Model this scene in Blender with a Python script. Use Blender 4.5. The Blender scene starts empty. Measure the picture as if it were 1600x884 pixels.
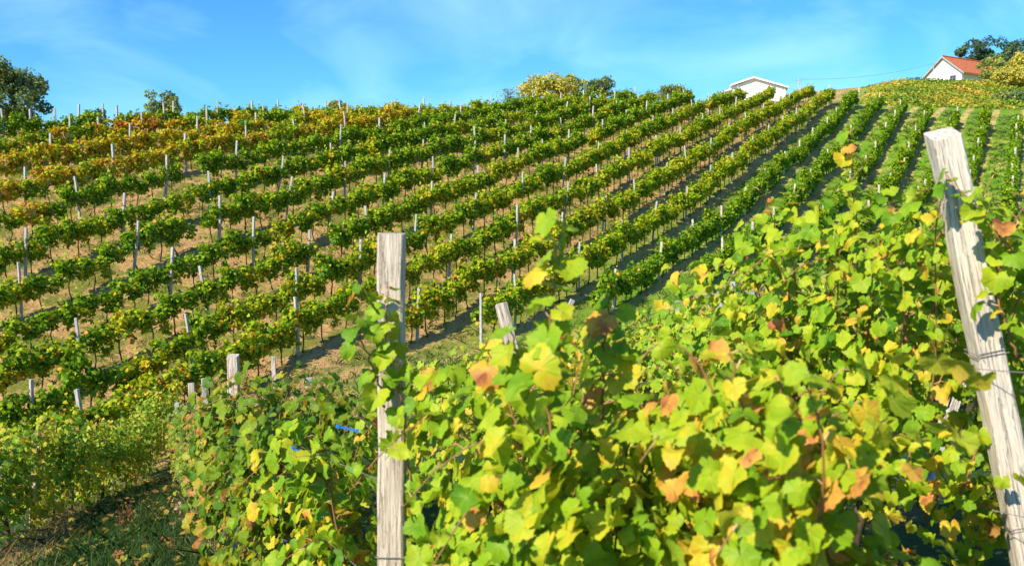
import bpy, math, random
import numpy as np
from math import radians as R, sin, cos, pi
from mathutils import Vector, Matrix

# ------------------------------------------------------------------ camera
sc = bpy.context.scene
COL = sc.collection
F = 1385.0; EYE = 2.0
PITCH = math.atan((442 - 300) / F)
cd = bpy.data.cameras.new('camera'); cam = bpy.data.objects.new('camera', cd); COL.objects.link(cam)
cam.location = (0, 0, EYE); cam.rotation_euler = (pi/2 - PITCH, 0, 0)
cd.sensor_width = 36; cd.lens = F / 1600 * 36; cd.clip_start = .05; cd.clip_end = 5000
cd.dof.use_dof = True; cd.dof.focus_distance = 10.0; cd.dof.aperture_fstop = 4.5
sc.camera = cam

# ------------------------------------------------------------------ light
SUN_EL = 37.0; SUN_TRAVEL = 45.0           # light travels towards this azimuth (clockwise from +Y)
w = bpy.data.worlds.new('World'); sc.world = w; w.use_nodes = True
nt = w.node_tree; nt.nodes.clear()
def wn(t, **k):
    n = nt.nodes.new(t)
    for a, b in k.items(): setattr(n, a, b)
    return n
sky = wn('ShaderNodeTexSky', sky_type='NISHITA', sun_disc=False)
sky.sun_elevation = R(SUN_EL); sky.sun_rotation = R(SUN_TRAVEL + 180)
sky.air_density = 1.0; sky.dust_density = .25; sky.ozone_density = 2.2
hs = wn('ShaderNodeHueSaturation'); hs.inputs['Saturation'].default_value = 1.1
tn = wn('ShaderNodeMix', data_type='RGBA', blend_type='MULTIPLY'); tn.inputs[0].default_value = 1; tn.inputs[7].default_value = (.31, .75, 1.12, 1)
tc = wn('ShaderNodeTexCoord'); mp = wn('ShaderNodeMapping'); mp.inputs['Scale'].default_value = (2.2, 2.2, 4.6); mp.inputs['Rotation'].default_value = (0, R(14), 0)
no = wn('ShaderNodeTexNoise'); no.inputs['Scale'].default_value = 2.1; no.inputs['Detail'].default_value = 6; no.inputs['Roughness'].default_value = .52; no.inputs['Distortion'].default_value = .5
rp = wn('ShaderNodeValToRGB'); rp.color_ramp.elements[0].position = .44; rp.color_ramp.elements[1].position = .72
rp.color_ramp.elements[1].color = (.30, .30, .30, 1)
mx = wn('ShaderNodeMix', data_type='RGBA'); mx.inputs[7].default_value = (5.6, 8.8, 11.0, 1)
bg = wn('ShaderNodeBackground'); bg.inputs['Strength'].default_value = .105; wo = wn('ShaderNodeOutputWorld')
L = nt.links.new
L(sky.outputs[0], hs.inputs['Color']); L(tc.outputs['Generated'], mp.inputs[0]); L(mp.outputs[0], no.inputs['Vector'])
L(no.outputs['Fac'], rp.inputs[0]); L(rp.outputs[0], mx.inputs[0]); L(hs.outputs[0], tn.inputs[6]); L(tn.outputs[2], mx.inputs[6])
L(mx.outputs[2], bg.inputs[0]); L(bg.outputs[0], wo.inputs[0])
sd = bpy.data.lights.new('sun', 'SUN'); sd.energy = 5.0; sd.angle = R(.55); sd.color = (1, .90, .72)
so = bpy.data.objects.new('sun', sd); COL.objects.link(so)
az = R(SUN_TRAVEL); dv = Vector((sin(az)*cos(R(SUN_EL)), cos(az)*cos(R(SUN_EL)), -sin(R(SUN_EL))))
so.rotation_euler = dv.to_track_quat('-Z', 'Y').to_euler(); so.location = -dv * 60
vs = sc.view_settings; vs.view_transform = 'Standard'; vs.look = 'None'; vs.exposure = .72; vs.gamma = 1; vs.use_curve_mapping = False
sc.cycles.max_bounces = 8; sc.cycles.transparent_max_bounces = 4

# ------------------------------------------------------------------ helpers
def ray(u, v):
    c = 442 - v
    return np.array([u - 800, F*cos(PITCH) + c*sin(PITCH), c*cos(PITCH) - F*sin(PITCH)])
def at(u, v, d):                      # world point seen at pixel (u,v), d metres ahead
    r = ray(u, v); p = r * (d / r[1]); return np.array([p[0], p[1], p[2] + EYE])
A = math.atan(800 / ray(800, 300)[1]); EX = np.array([cos(A), -sin(A)]); EY = np.array([sin(A), cos(A)])
def row_x(i): return -0.7 - 2.3*i
def on_row(i, u, v):                  # the point of row i seen at pixel (u,v)
    r = ray(u, v); xr = r[0]*EX[0] + r[1]*EX[1]; t = row_x(i)/xr
    return np.array([r[0]*t, r[1]*t, r[2]*t + EYE])
def tag(o, label=None, cat=None, group=None, kind=None):
    if label: o['label'] = label
    if cat: o['category'] = cat
    if group: o['group'] = group
    if kind: o['kind'] = kind
    return o
def link(name, me, parent=None, mat=None):
    if mat is not None and len(me.materials) == 0: me.materials.append(mat)
    o = bpy.data.objects.new(name, me); COL.objects.link(o)
    if parent: o.parent = parent
    return o
def empty(name, loc, rz=0):
    o = bpy.data.objects.new(name, None); COL.objects.link(o); o.location = loc; o.rotation_euler = (0, 0, rz); o.empty_display_size = .1
    return o
def fast_mesh(name, V, sizes, loops, tint=None, vein=None, smooth=False):
    me = bpy.data.meshes.new(name); V = np.asarray(V, np.float32)
    me.vertices.add(len(V)); me.vertices.foreach_set('co', V.ravel())
    me.loops.add(len(loops)); me.loops.foreach_set('vertex_index', np.asarray(loops, np.int32))
    sizes = np.asarray(sizes, np.int32); me.polygons.add(len(sizes))
    st = np.zeros(len(sizes), np.int32); st[1:] = np.cumsum(sizes)[:-1]
    me.polygons.foreach_set('loop_start', st); me.polygons.foreach_set('loop_total', sizes)
    if smooth: me.polygons.foreach_set('use_smooth', np.ones(len(sizes), bool))
    if tint is not None:
        a = me.attributes.new('tint', 'FLOAT', 'FACE'); a.data.foreach_set('value', np.asarray(tint, np.float32))
    if vein is not None:
        a = me.attributes.new('vein', 'FLOAT', 'POINT'); a.data.foreach_set('value', np.asarray(vein, np.float32))
    me.update(); me.validate(); return me
class MB:                                # collects boxes, tubes and prisms into ONE mesh
    def __init__(s): s.v = []; s.f = []
    def add(s, vs, fs):
        b = len(s.v); s.v += [tuple(map(float, p)) for p in vs]; s.f += [tuple(i + b for i in f) for f in fs]
    def box(s, x0, x1, y0, y1, z0, z1):
        s.add([(x, y, z) for z in (z0, z1) for y in (y0, y1) for x in (x0, x1)],
              [(0,2,3,1), (4,5,7,6), (0,1,5,4), (2,6,7,3), (0,4,6,2), (1,3,7,5)])
    def tube(s, pts, rad, n=6):
        pts = [Vector(p) for p in pts]; rs = rad if hasattr(rad, '__len__') else [rad]*len(pts)
        vs = []; fs = []; up = Vector((0, 0, 1))
        for k, p in enumerate(pts):
            t = (pts[min(k+1, len(pts)-1)] - pts[max(k-1, 0)]).normalized()
            a = t.cross(up if abs(t.z) < .95 else Vector((1, 0, 0))).normalized(); b = t.cross(a)
            for j in range(n):
                q = 2*pi*j/n; vs.append(p + (a*cos(q) + b*sin(q))*rs[k])
        for k in range(len(pts)-1):
            for j in range(n): fs.append((k*n+j, k*n+(j+1) % n, (k+1)*n+(j+1) % n, (k+1)*n+j))
        fs.append(tuple(range(n-1, -1, -1))); fs.append(tuple((len(pts)-1)*n + j for j in range(n)))
        s.add(vs, fs)
    def mesh(s, name, smooth=False):
        me = bpy.data.meshes.new(name); me.from_pydata(s.v, [], s.f)
        if smooth: me.polygons.foreach_set('use_smooth', [True]*len(s.f))
        me.update(); return me
    def build(s, name, mat, parent=None, smooth=False): return link(name, s.mesh(name, smooth), parent, mat)

# ------------------------------------------------------------------ materials
def material(name):
    m = bpy.data.materials.new(name); m.use_nodes = True; t = m.node_tree; t.nodes.clear()
    o = t.nodes.new('ShaderNodeOutputMaterial'); b = t.nodes.new('ShaderNodeBsdfPrincipled')
    t.links.new(b.outputs[0], o.inputs[0]); return m, t, b, o
def ramp(t, stops, fac=None, mode='LINEAR'):
    r = t.nodes.new('ShaderNodeValToRGB'); e = r.color_ramp.elements; r.color_ramp.interpolation = mode
    while len(e) < len(stops): e.new(.5)
    for k, (p, c) in enumerate(stops): e[k].position = p; e[k].color = (*c, 1) if len(c) == 3 else c
    if fac is not None: t.links.new(fac, r.inputs[0])
    return r.outputs[0]
def noise(t, scale, detail=4, vec=None, rough=.55, sc3=None, dist=0):
    n = t.nodes.new('ShaderNodeTexNoise'); n.inputs['Scale'].default_value = scale; n.inputs['Detail'].default_value = detail
    n.inputs['Roughness'].default_value = rough; n.inputs['Distortion'].default_value = dist
    if vec is None:
        c = t.nodes.new('ShaderNodeTexCoord'); vec = c.outputs['Object']
    if sc3:
        m = t.nodes.new('ShaderNodeMapping'); m.inputs['Scale'].default_value = sc3; t.links.new(vec, m.inputs[0]); vec = m.outputs[0]
    t.links.new(vec, n.inputs['Vector']); return n.outputs['Fac']
def mixc(t, fac, a, b, mode='MIX'):
    m = t.nodes.new('ShaderNodeMix'); m.data_type = 'RGBA'; m.blend_type = mode
    for sock, val in ((m.inputs[0], fac), (m.inputs[6], a), (m.inputs[7], b)):
        if hasattr(val, 'default_value') or hasattr(val, 'links'): t.links.new(val, sock)
        elif isinstance(val, (int, float)): sock.default_value = val
        else: sock.default_value = (*val, 1)
    return m.outputs[2]
def math_(t, op, a, b=None):
    m = t.nodes.new('ShaderNodeMath'); m.operation = op
    for s_, v_ in ((m.inputs[0], a), (m.inputs[1], b)):
        if v_ is None: continue
        if isinstance(v_, (int, float)): s_.default_value = v_
        else: t.links.new(v_, s_)
    return m.outputs[0]
def bump(t, b, h, s=.3, d=.02):
    n = t.nodes.new('ShaderNodeBump'); n.inputs['Strength'].default_value = s; n.inputs['Distance'].default_value = d
    t.links.new(h, n.inputs['Height']); t.links.new(n.outputs[0], b.inputs['Normal'])

VINE_STOPS = [(0, (.032, .10, .005)), (.25, (.095, .235, .006)), (.5, (.26, .40, .008)), (.66, (.45, .48, .012)),
              (.78, (.60, .44, .015)), (.88, (.66, .30, .02)), (.95, (.36, .095, .018)), (1, (.16, .045, .02))]
NEAR_STOPS = [(0, (.040, .12, .008)), (.25, (.10, .25, .010)), (.5, (.23, .39, .012)), (.66, (.40, .48, .018)),
              (.78, (.64, .50, .03)), (.88, (.68, .34, .06)), (.95, (.48, .17, .06)), (1, (.22, .08, .04))]
TREE_STOPS = [(0, (.060, .115, .07)), (.35, (.13, .20, .08)), (.6, (.24, .30, .07)), (.8, (.60, .54, .08)), (1, (.50, .30, .07))]  # two darkest greens lightened towards grey, distance haze put into the colour
def leaf_mat(name, stops, near=False, trans=.35):
    m, t, b, o = material(name)
    at_ = t.nodes.new('ShaderNodeAttribute'); at_.attribute_name = 'tint'; fac = at_.outputs['Fac']
    if near:
        nz = noise(t, 17, 4); mot = math_(t, 'MULTIPLY', math_(t, 'SUBTRACT', nz, .5), .48); fac = math_(t, 'ADD', fac, mot)
    col = ramp(t, stops, fac)
    if near:
        ve = t.nodes.new('ShaderNodeAttribute'); ve.attribute_name = 'vein'
        vf = math_(t, 'MULTIPLY', math_(t, 'POWER', ve.outputs['Fac'], 10), .55)
        col = mixc(t, vf, col, (.62, .66, .16))
        sp = math_(t, 'GREATER_THAN', noise(t, 60, 2), .70); col = mixc(t, math_(t, 'MULTIPLY', sp, .55), col, (.16, .07, .02))
        g = t.nodes.new('ShaderNodeNewGeometry'); col2 = mixc(t, .22, col, (.34, .42, .10)); col = mixc(t, g.outputs['Backfacing'], col, col2)
        bump(t, b, math_(t, 'ADD', ve.outputs['Fac'], math_(t, 'MULTIPLY', noise(t, 40, 3), .8)), .5, .004)
    t.links.new(col, b.inputs['Base Color']); b.inputs['Roughness'].default_value = .5 if near else .55
    b.inputs['Specular IOR Level'].default_value = .22 if near else .2
    tr = t.nodes.new('ShaderNodeBsdfTranslucent'); mxs = t.nodes.new('ShaderNodeMixShader'); mxs.inputs[0].default_value = trans
    bc = mixc(t, 1.0, col, (1.25, 1.15, .55), 'MULTIPLY'); t.links.new(bc, tr.inputs[0])
    t.links.new(b.outputs[0], mxs.inputs[1]); t.links.new(tr.outputs[0], mxs.inputs[2]); t.links.new(mxs.outputs[0], o.inputs[0])
    return m
M_VINE = leaf_mat('vine_leaf_far', VINE_STOPS)
M_NEAR = leaf_mat('vine_leaf_near', NEAR_STOPS, True, .38)
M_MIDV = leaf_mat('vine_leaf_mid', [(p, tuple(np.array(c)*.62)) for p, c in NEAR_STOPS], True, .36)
M_TREE = leaf_mat('tree_leaf', TREE_STOPS, False, .32)
def flat_mat(name, c1, c2, scale, rough=.9, sc3=None, bmp=.3, bd=.02):
    m, t, b, o = material(name); n = noise(t, scale, 6, sc3=sc3)
    t.links.new(ramp(t, [(.3, c1), (.7, c2)], n), b.inputs['Base Color']); b.inputs['Roughness'].default_value = rough
    if bmp: bump(t, b, n, bmp, bd)
    return m
M_BARK = flat_mat('vine_bark', (.035, .022, .014), (.10, .07, .05), 30, sc3=(1, 1, .25))
M_CANE = flat_mat('vine_cane', (.20, .075, .025), (.34, .16, .06), 20, .6)
M_PET = flat_mat('leaf_stalk', (.50, .22, .12), (.55, .40, .16), 30, .55, bmp=0)
M_GRAPE = flat_mat('grape_skin', (.012, .014, .045), (.03, .035, .10), 40, .45, bmp=0)
M_BLUE = flat_mat('blue_plastic', (.03, .20, .75), (.04, .26, .85), 30, .4, bmp=0)
M_WIRE = flat_mat('wire_steel', (.16, .13, .12), (.24, .21, .20), 30, .5, bmp=0)
def post_mat(name, base, light, dark, crack=.5):
    m, t, b, o = material(name)
    n1 = noise(t, 9, 7, sc3=(7, 7, .55), rough=.65); n2 = noise(t, 2.6, 4, sc3=(1, 1, .6)); n3 = noise(t, 22, 4, sc3=(5, 5, .22), rough=.7, dist=.6)
    oi = t.nodes.new('ShaderNodeObjectInfo')
    c = ramp(t, [(.32, tuple(x*.88 for x in base)), (.46, base), (.60, light)], n1)
    c = mixc(t, math_(t, 'MULTIPLY', ramp_f(t, n2, .50, .64), .65), c, dark)
    c = mixc(t, math_(t, 'MULTIPLY', ramp_f(t, n3, .565, .60), crack), c, tuple(x*.35 for x in dark))
    c = mixc(t, math_(t, 'MULTIPLY', oi.outputs['Random'], .35), c, base)
    t.links.new(c, b.inputs['Base Color']); b.inputs['Roughness'].default_value = .92; bump(t, b, math_(t, 'SUBTRACT', n1, math_(t, 'MULTIPLY', ramp_f(t, n3, .565, .60), .8)), .9, .012)
    return m
def ramp_f(t, fac, lo, hi):
    m = t.nodes.new('ShaderNodeMapRange'); m.inputs['From Min'].default_value = lo; m.inputs['From Max'].default_value = hi
    t.links.new(fac, m.inputs['Value']); return m.outputs[0]
M_POST = post_mat('weathered_post', (.42, .40, .38), (.62, .60, .57), (.26, .24, .23), .2)
M_WOOD = post_mat('pale_split_wood', (.56, .46, .37), (.72, .62, .51), (.34, .26, .19), .5)
M_WOODW = post_mat('bleached_wood', (.62, .54, .45), (.74, .67, .57), (.42, .35, .28), .4)

# ------------------------------------------------------------------ terrain
ROWS = {   # row number (from the right edge) : canopy-middle pixels
 4: [(1413,160),(1370,232),(1350,259),(1252,381)], 3: [(1449,174),(1415,249),(1388,296),(1353,340)],
 5: [(1377,157),(1337,198),(1286,249),(1235,310),(1167,367),(1110,410)],
 6: [(1337,149),(1296,198),(1252,235),(1214,266),(1150,320),(1060,378),(1012,415),(930,470)],
 7: [(1299,146),(1235,188),(1184,222),(1150,255),(1090,303),(1012,354),(934,402),(837,450),(760,495)],
 8: [(1279,143),(1235,155),(1171,191),(1104,242),(1036,279),(968,320),(900,347),(837,388),(770,418),(702,463),(651,490),(600,515)],
 9: [(1218,146),(1150,171),(1117,189),(1036,225),(968,262),(900,300),(837,330),(787,361),(719,394),(641,422),(588,448),(510,486),(453,510),(402,544),(351,571),(237,620),(134,662)],
 10: [(1178,145),(1104,164),(1036,194),(968,232),(900,264),(854,282),(804,306),(746,328),(702,347),(651,371),(571,404),(504,432),(442,466),(385,482),(327,520),(288,549),(220,573),(136,604),(102,617),(17,651)],
 11: [(1077,156),(1012,177),(951,201),(900,223),(854,238),(804,254),(770,275),(736,289),(668,313),(600,343),(521,381),(453,404),(412,421),(361,435),(310,459),(271,478),(153,529),(85,553),(17,590)],
 12: [(1019,156),(968,174),(900,198),(837,220),(804,231),(753,245),(702,265),(661,276),(617,293),(504,330),(436,360),(368,387),(300,414),(220,444),(136,478),(68,505),(27,522)],
 13: [(968,157),(900,176),(837,198),(770,215),(702,231),(651,245),(600,259),(521,285),(453,309),(385,330),(317,343),(237,370),(187,387),(119,421),(68,441),(17,458)],
 14: [(900,160),(804,181),(753,191),(668,215),(617,223),(588,234),(537,245),(470,262),(385,285),(300,306),(271,319),(204,340),(119,363),(68,384),(10,401)],
 15: [(840,161),(752,178),(634,197),(588,210),(504,223),(436,235),(368,251),(288,266),(220,282),(153,302),(68,326),(10,340)],
 16: [(720,170),(600,188),(504,204),(436,214),(334,229),(220,251),(153,262),(102,279),(10,299)],
 17: [(640,175),(500,190),(400,200),(288,214),(205,226),(153,235),(34,250)],
 18: [(560,178),(400,188),(288,197),(150,209),(68,218),(0,225)],
 19: [(480,179),(300,184),(150,193),(0,200)]}
CH = 1.05
P = []
for i, pts in ROWS.items():
    for (u, v) in pts:
        p = on_row(i, u, v); P.append((p[0], p[1], p[2] - CH))
for (u, v, d) in [(1590,188,80),(1590,250,60),(1590,352,46),(1500,178,82),(1500,330,48),(1420,415,40),(1590,440,40),   # right of the slope
                  (640,600,24),(560,625,23),(930,520,30),(760,560,26),(1100,470,33)]:                                        # valley floor
    P.append(tuple(at(u, v, d)))
for (u, v, d) in [(1345,137,112),(1440,131,128),(1590,131,128),(1300,152,112),(1590,160,98),(1450,155,98),(1250,160,115),(1150,165,112),(1050,172,105),(960,178,100),
                  (850,185,95),(700,196,88),(500,205,82),(300,210,76),(100,215,70),(-100,215,64),(1400,134,150),(1540,131,150),(1640,132,150),(1200,150,160),(900,185,140),(500,215,130),(100,225,115),(1500,140,180)]:
    P.append(tuple(at(u, v, d)))
for p in [(-.39,2.9,-2.12),(0,0,-1.75),(1.7,3,-1.75),(-3.9,8.5,-3.42),(-5.6,13,-4.45),(-6.7,12.4,-4.95),(-6.1,9.6,-4.25),(-2.2,7,-2.95),(3.3,14,-3.0),(1,8,-2.75),(0,-8,-.6),(6,3,-.7),(8,12,-1.9),(-6,2,-2.7),(12,20,-2.6),
          (-8,20,-6.6),(-11,14,-6.1),(-2,14,-4.3),(4,22,-4.5),(12,-8,.6),(-12,-5,-2.2),(-16,5,-5.2)]:
    P.append((p[0], p[1], p[2] + EYE))
P = np.array(P); PS = P[:, :2] / 50.0
def tps(r2): return .5 * r2 * np.log(r2 + 1e-9)
n_ = len(P); K = tps(((PS[:, None] - PS[None])**2).sum(2)) + np.eye(n_)*2.2e-3
Q = np.hstack([np.ones((n_, 1)), PS]); MM = np.block([[K, Q], [Q.T, np.zeros((3, 3))]])
SOL = np.linalg.solve(MM, np.concatenate([P[:, 2], np.zeros(3)]))
def ground(x, y):
    x = np.atleast_1d(np.asarray(x, float)); y = np.atleast_1d(np.asarray(y, float)); out = np.empty(len(x))
    for a in range(0, len(x), 4000):
        q = np.stack([x[a:a+4000], y[a:a+4000]], 1); dist = np.hypot(q[:, 0], q[:, 1]-60)
        kf = np.minimum(1, 125/np.maximum(dist, 1e-6)); qc = np.stack([q[:, 0]*kf, 60+(q[:, 1]-60)*kf], 1)/50
        z = tps(((qc[:, None] - PS[None])**2).sum(2)) @ SOL[:n_] + SOL[n_] + qc @ SOL[n_+1:]
        out[a:a+4000] = z*np.exp(-np.maximum(0, dist-125)/260) + np.maximum(-22, -.03*np.maximum(0, dist-125))
    return out
def gz(x, y): return float(ground(x, y)[0])

def axis(lo, hi, step, far):
    a = np.arange(lo, hi + .01, step); g = []; s = step
    x = hi
    while x < far: s *= 1.25; x += s; g.append(x)
    h = []; s = step; x = lo
    while x > -far: s *= 1.25; x -= s; h.append(x)
    return np.concatenate([h[::-1], a, g])
gx = axis(-75, 100, .8, 2500); gy = axis(-8, 150, .8, 2500)
XX, YY = np.meshgrid(gx, gy); ZZ = ground(XX.ravel(), YY.ravel())
rg = np.random.RandomState(3)
near = (np.abs(XX.ravel()) < 100) & (YY.ravel() < 150)
ZZ = ZZ + near*rg.uniform(-.035, .035, len(ZZ))
nx, ny = len(gx), len(gy); ii, jj = np.meshgrid(np.arange(nx-1), np.arange(ny-1)); b0 = (jj*nx + ii).ravel()
loops = np.stack([b0, b0+1, b0+nx+1, b0+nx], 1).ravel()
me = fast_mesh('ground', np.stack([XX.ravel(), YY.ravel(), ZZ], 1), np.full(len(b0), 4), loops, smooth=True)
m, t, b, o = material('vineyard_soil_and_grass')
tcn = t.nodes.new('ShaderNodeTexCoord'); mpn = t.nodes.new('ShaderNodeMapping'); mpn.inputs['Rotation'].default_value = (0, 0, A)
t.links.new(tcn.outputs['Object'], mpn.inputs[0]); sx = t.nodes.new('ShaderNodeSeparateXYZ'); t.links.new(mpn.outputs[0], sx.inputs[0])
big = noise(t, .12, 4); med = noise(t, .9, 5, rough=.6); fine = noise(t, 9, 6, rough=.7); wob = math_(t, 'MULTIPLY', math_(t, 'SUBTRACT', noise(t, .7, 3), .5), .5)
# distance from the nearest vine row of the far slope, 0 on the row and .5 halfway
ph = math_(t, 'DIVIDE', math_(t, 'ADD', math_(t, 'ADD', sx.outputs[0], .7-.32), wob), 2.3); fr = math_(t, 'FRACT', math_(t, 'ADD', ph, 100.0))
dr = math_(t, 'SUBTRACT', .5, math_(t, 'ABSOLUTE', math_(t, 'SUBTRACT', fr, .5)))
grass = ramp(t, [(.25, (.035, .09, .008)), (.5, (.10, .20, .014)), (.72, (.27, .27, .045))], math_(t, 'ADD', math_(t, 'MULTIPLY', med, .6), math_(t, 'MULTIPLY', fine, .4)))
straw = ramp(t, [(.3, (.18, .10, .045)), (.48, (.46, .28, .12)), (.64, (.74, .50, .24))], math_(t, 'ADD', math_(t, 'MULTIPLY', med, .35), math_(t, 'MULTIPLY', fine, .65)))
leftness = ramp_f(t, math_(t, 'ADD', sx.outputs[0], math_(t, 'MULTIPLY', math_(t, 'SUBTRACT', big, .5), 5)), -15.0, -19.5)   # old plots with straw between the rows
under = math_(t, 'SUBTRACT', 1, ramp_f(t, dr, .10, .19))
gmask = math_(t, 'MULTIPLY', ramp_f(t, med, .45, .55), .85)
old = mixc(t, gmask, straw, mixc(t, 1.0, grass, (.85, .72, .8), 'MULTIPLY'))
new = mixc(t, ramp_f(t, math_(t, 'ADD', math_(t, 'MULTIPLY', big, .5), math_(t, 'MULTIPLY', med, .5)), .52, .64), grass, mixc(t, .65, straw, grass)); new = mixc(t, 1.0, mixc(t, math_(t, 'MULTIPLY', ramp_f(t, under, .5, 1), .6), new, straw), (1.3, 1.35, 1.2), 'MULTIPLY')
hill = mixc(t, leftness, new, mixc(t, math_(t, 'MULTIPLY', under, .75), old, straw))
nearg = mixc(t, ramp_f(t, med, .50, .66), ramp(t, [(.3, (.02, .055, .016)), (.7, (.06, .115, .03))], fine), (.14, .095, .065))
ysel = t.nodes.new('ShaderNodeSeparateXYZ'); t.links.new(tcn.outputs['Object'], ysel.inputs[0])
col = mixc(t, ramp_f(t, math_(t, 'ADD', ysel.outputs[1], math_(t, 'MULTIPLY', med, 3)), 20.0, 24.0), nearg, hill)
t.links.new(col, b.inputs['Base Color']); b.inputs['Roughness'].default_value = 1; b.inputs['Specular IOR Level'].default_value = .1
bump(t, b, math_(t, 'ADD', fine, med), .8, .12)
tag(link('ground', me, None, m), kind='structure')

# ------------------------------------------------------------------ leaves
def leaf_template(n, ring, teeth=0.0):
    keys = np.array([(0, 1.0), (18, .90), (33, .80), (52, .95), (68, .88), (80, .79), (103, .86), (125, .78), (150, .72), (168, .50), (180, .12)])
    th = np.linspace(-180, 180, n, endpoint=False) + 180/n*0; r = np.interp(np.abs(th), keys[:, 0], keys[:, 1])
    if teeth: r = r * (1 + teeth*np.where(np.arange(n) % 2 == 0, 1, -1))
    a = np.radians(th); out = np.stack([np.sin(a)*r, np.cos(a)*r + .0, np.zeros(n)], 1)
    vn = np.max([np.exp(-((th - q)/ (360/n*.6))**2) for q in (0, -52, 52, -103, 103)], axis=0)
    V = [np.array([[0, 0, 0]])]; vein = [np.array([1.0])]; faces = []
    if ring:
        V.append(out*.52 + [0, 0, 0]); vein.append(vn); V.append(out); vein.append(vn*.9)
        V[1][:, 2] = .05*(1-vn)*1.4
        for k in range(n):
            k2 = (k+1) % n; faces.append((0, 1+k2, 1+k)); faces.append((1+k, 1+k2, 1+n+k2, 1+n+k))
    else:
        V.append(out); vein.append(vn)
        for k in range(n): faces.append((0, 1+(k+1) % n, 1+k))
    return np.concatenate(V), faces, np.concatenate(vein)
T1 = leaf_template(36, True, .045)
T2 = leaf_template(14, False)
T3 = (np.array([(0, -.35, .12), (.62, -.55, 0), (.78, .22, -.08), (0, .95, .1), (-.78, .22, -.08), (-.62, -.55, 0)], float), [(0, 1, 2, 3), (0, 3, 4, 5)], np.zeros(6))
def nrm(a): return a / np.maximum(np.linalg.norm(a, axis=-1, keepdims=True), 1e-9)
def leaves(name, T, pos, nor, tip, size, tint, rs, curl=.35):
    V, Fc, ve = T; N = len(pos); pos = np.asarray(pos); nor = nrm(np.asarray(nor)); tip = np.asarray(tip)
    tip = nrm(tip - (tip*nor).sum(1, keepdims=True)*nor); side = np.cross(tip, nor)
    k1 = rs.uniform(-curl, curl, (N, 1)); k2 = rs.uniform(-curl, curl*.5, (N, 1)); k3 = rs.uniform(-.25, .25, (N, 1)); asym = rs.uniform(.8, 1.12, (N, 1))
    th_ = np.arctan2(V[None, :, 0], V[None, :, 1]); wob_ = 1 + rs.uniform(-.11, .11, (N, 1))*np.sin(3*th_ + rs.uniform(0, 6.28, (N, 1))) + rs.uniform(-.09, .09, (N, 1))*np.sin(5*th_ + rs.uniform(0, 6.28, (N, 1))) + rs.uniform(-.10, .04, (N, 1))*np.cos(5*th_*180/pi/52*.29*3.46)
    x = V[None, :, 0]*asym*wob_; y = V[None, :, 1]*wob_; fold = rs.uniform(-.05, .42, (N, 1))*(curl > .35); z = fold*np.abs(x) + .07*(curl > .35)*np.sin(4.5*th_ + k1*9)*(x*x + y*y) + V[None, :, 2] + k1*x*x + k2*y*y + k3*x*y + .10*np.sin(5*x+k1*20)*y*(curl > .3)
    s = np.asarray(size).reshape(N, 1)
    W = pos[:, None] + (x*s)[..., None]*side[:, None] + (y*s)[..., None]*tip[:, None] + (z*s)[..., None]*nor[:, None]
    sz = np.array([len(f) for f in Fc]); lp = np.concatenate([np.array(f) for f in Fc])
    L_ = (lp[None] + (np.arange(N)*len(V))[:, None]).ravel()
    return fast_mesh(name, W.reshape(-1, 3), np.tile(sz, N), L_, np.repeat(tint, len(Fc)), np.tile(ve, N) if len(V) > 6 else None, smooth=len(V) > 6)

# ------------------------------------------------------------------ far vines: shared variants
def tints(rs, n, mode):
    c = {'green': (.37, .14, .05), 'mixed': (.50, .14, .11), 'yellow': (.58, .14, .20), 'orange': (.69, .10, .38), 'red': (.90, .06, .8), 'aged': (.38, .17, .24), 'dark': (.36, .13, .02), 'bright': (.55, .12, .07), 'golden': (.63, .12, .15)}[mode]
    t_ = rs.normal(c[0], c[1], n); odd = rs.rand(n) < c[2]*.5; t_[odd] = rs.uniform(.70, .94, odd.sum()); return np.clip(t_, 0, 1)
def far_foliage(seed, mode, lo=.50, hi=1.60, nl=640, size=.082, Lh=.66, wd=.34):
    rs = np.random.RandomState(seed); nc = 30
    cx = rs.uniform(-Lh, Lh, nc); hprof = hi - (np.abs(cx)/Lh)**2*.10
    cz = lo + .14 + (hprof - lo - .22)*rs.rand(nc)**.8; cy = rs.uniform(-wd, wd, nc)*(.55 + .45*(cz-lo)/(hi-lo))
    C = np.stack([cy, cx, cz], 1); k = rs.randint(0, nc, nl)
    off = rs.normal(0, 1, (nl, 3)); off = nrm(off)*rs.uniform(.05, .21, (nl, 1)); pos = C[k] + off*[1, 1.15, .95]
    ns = 26; top = rs.randint(0, nc, ns); sp = C[top] + np.stack([rs.uniform(-.1, .1, ns), rs.uniform(-.15, .15, ns), rs.uniform(.15, .42, ns)], 1); pos = np.concatenate([pos, sp]); off = np.concatenate([off, rs.normal(0, .2, (ns, 3))])
    n = len(pos); nor = nrm(off)*.9 + np.array([0, 0, .55]) + rs.normal(0, .45, (n, 3)) + np.stack([np.sign(pos[:, 0])*.3, np.zeros(n), np.zeros(n)], 1)
    tip = rs.normal(0, .6, (n, 3)) + [0, 0, -.8]
    clump_t = rs.normal(0, .07, nc); tt = tints(rs, n, mode); tt[:nl] += clump_t[k]
    return leaves('foliage', T3, pos, nor, tip, rs.uniform(.75, 1.3, n)*size, np.clip(tt, 0, 1), rs, .3)
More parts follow.
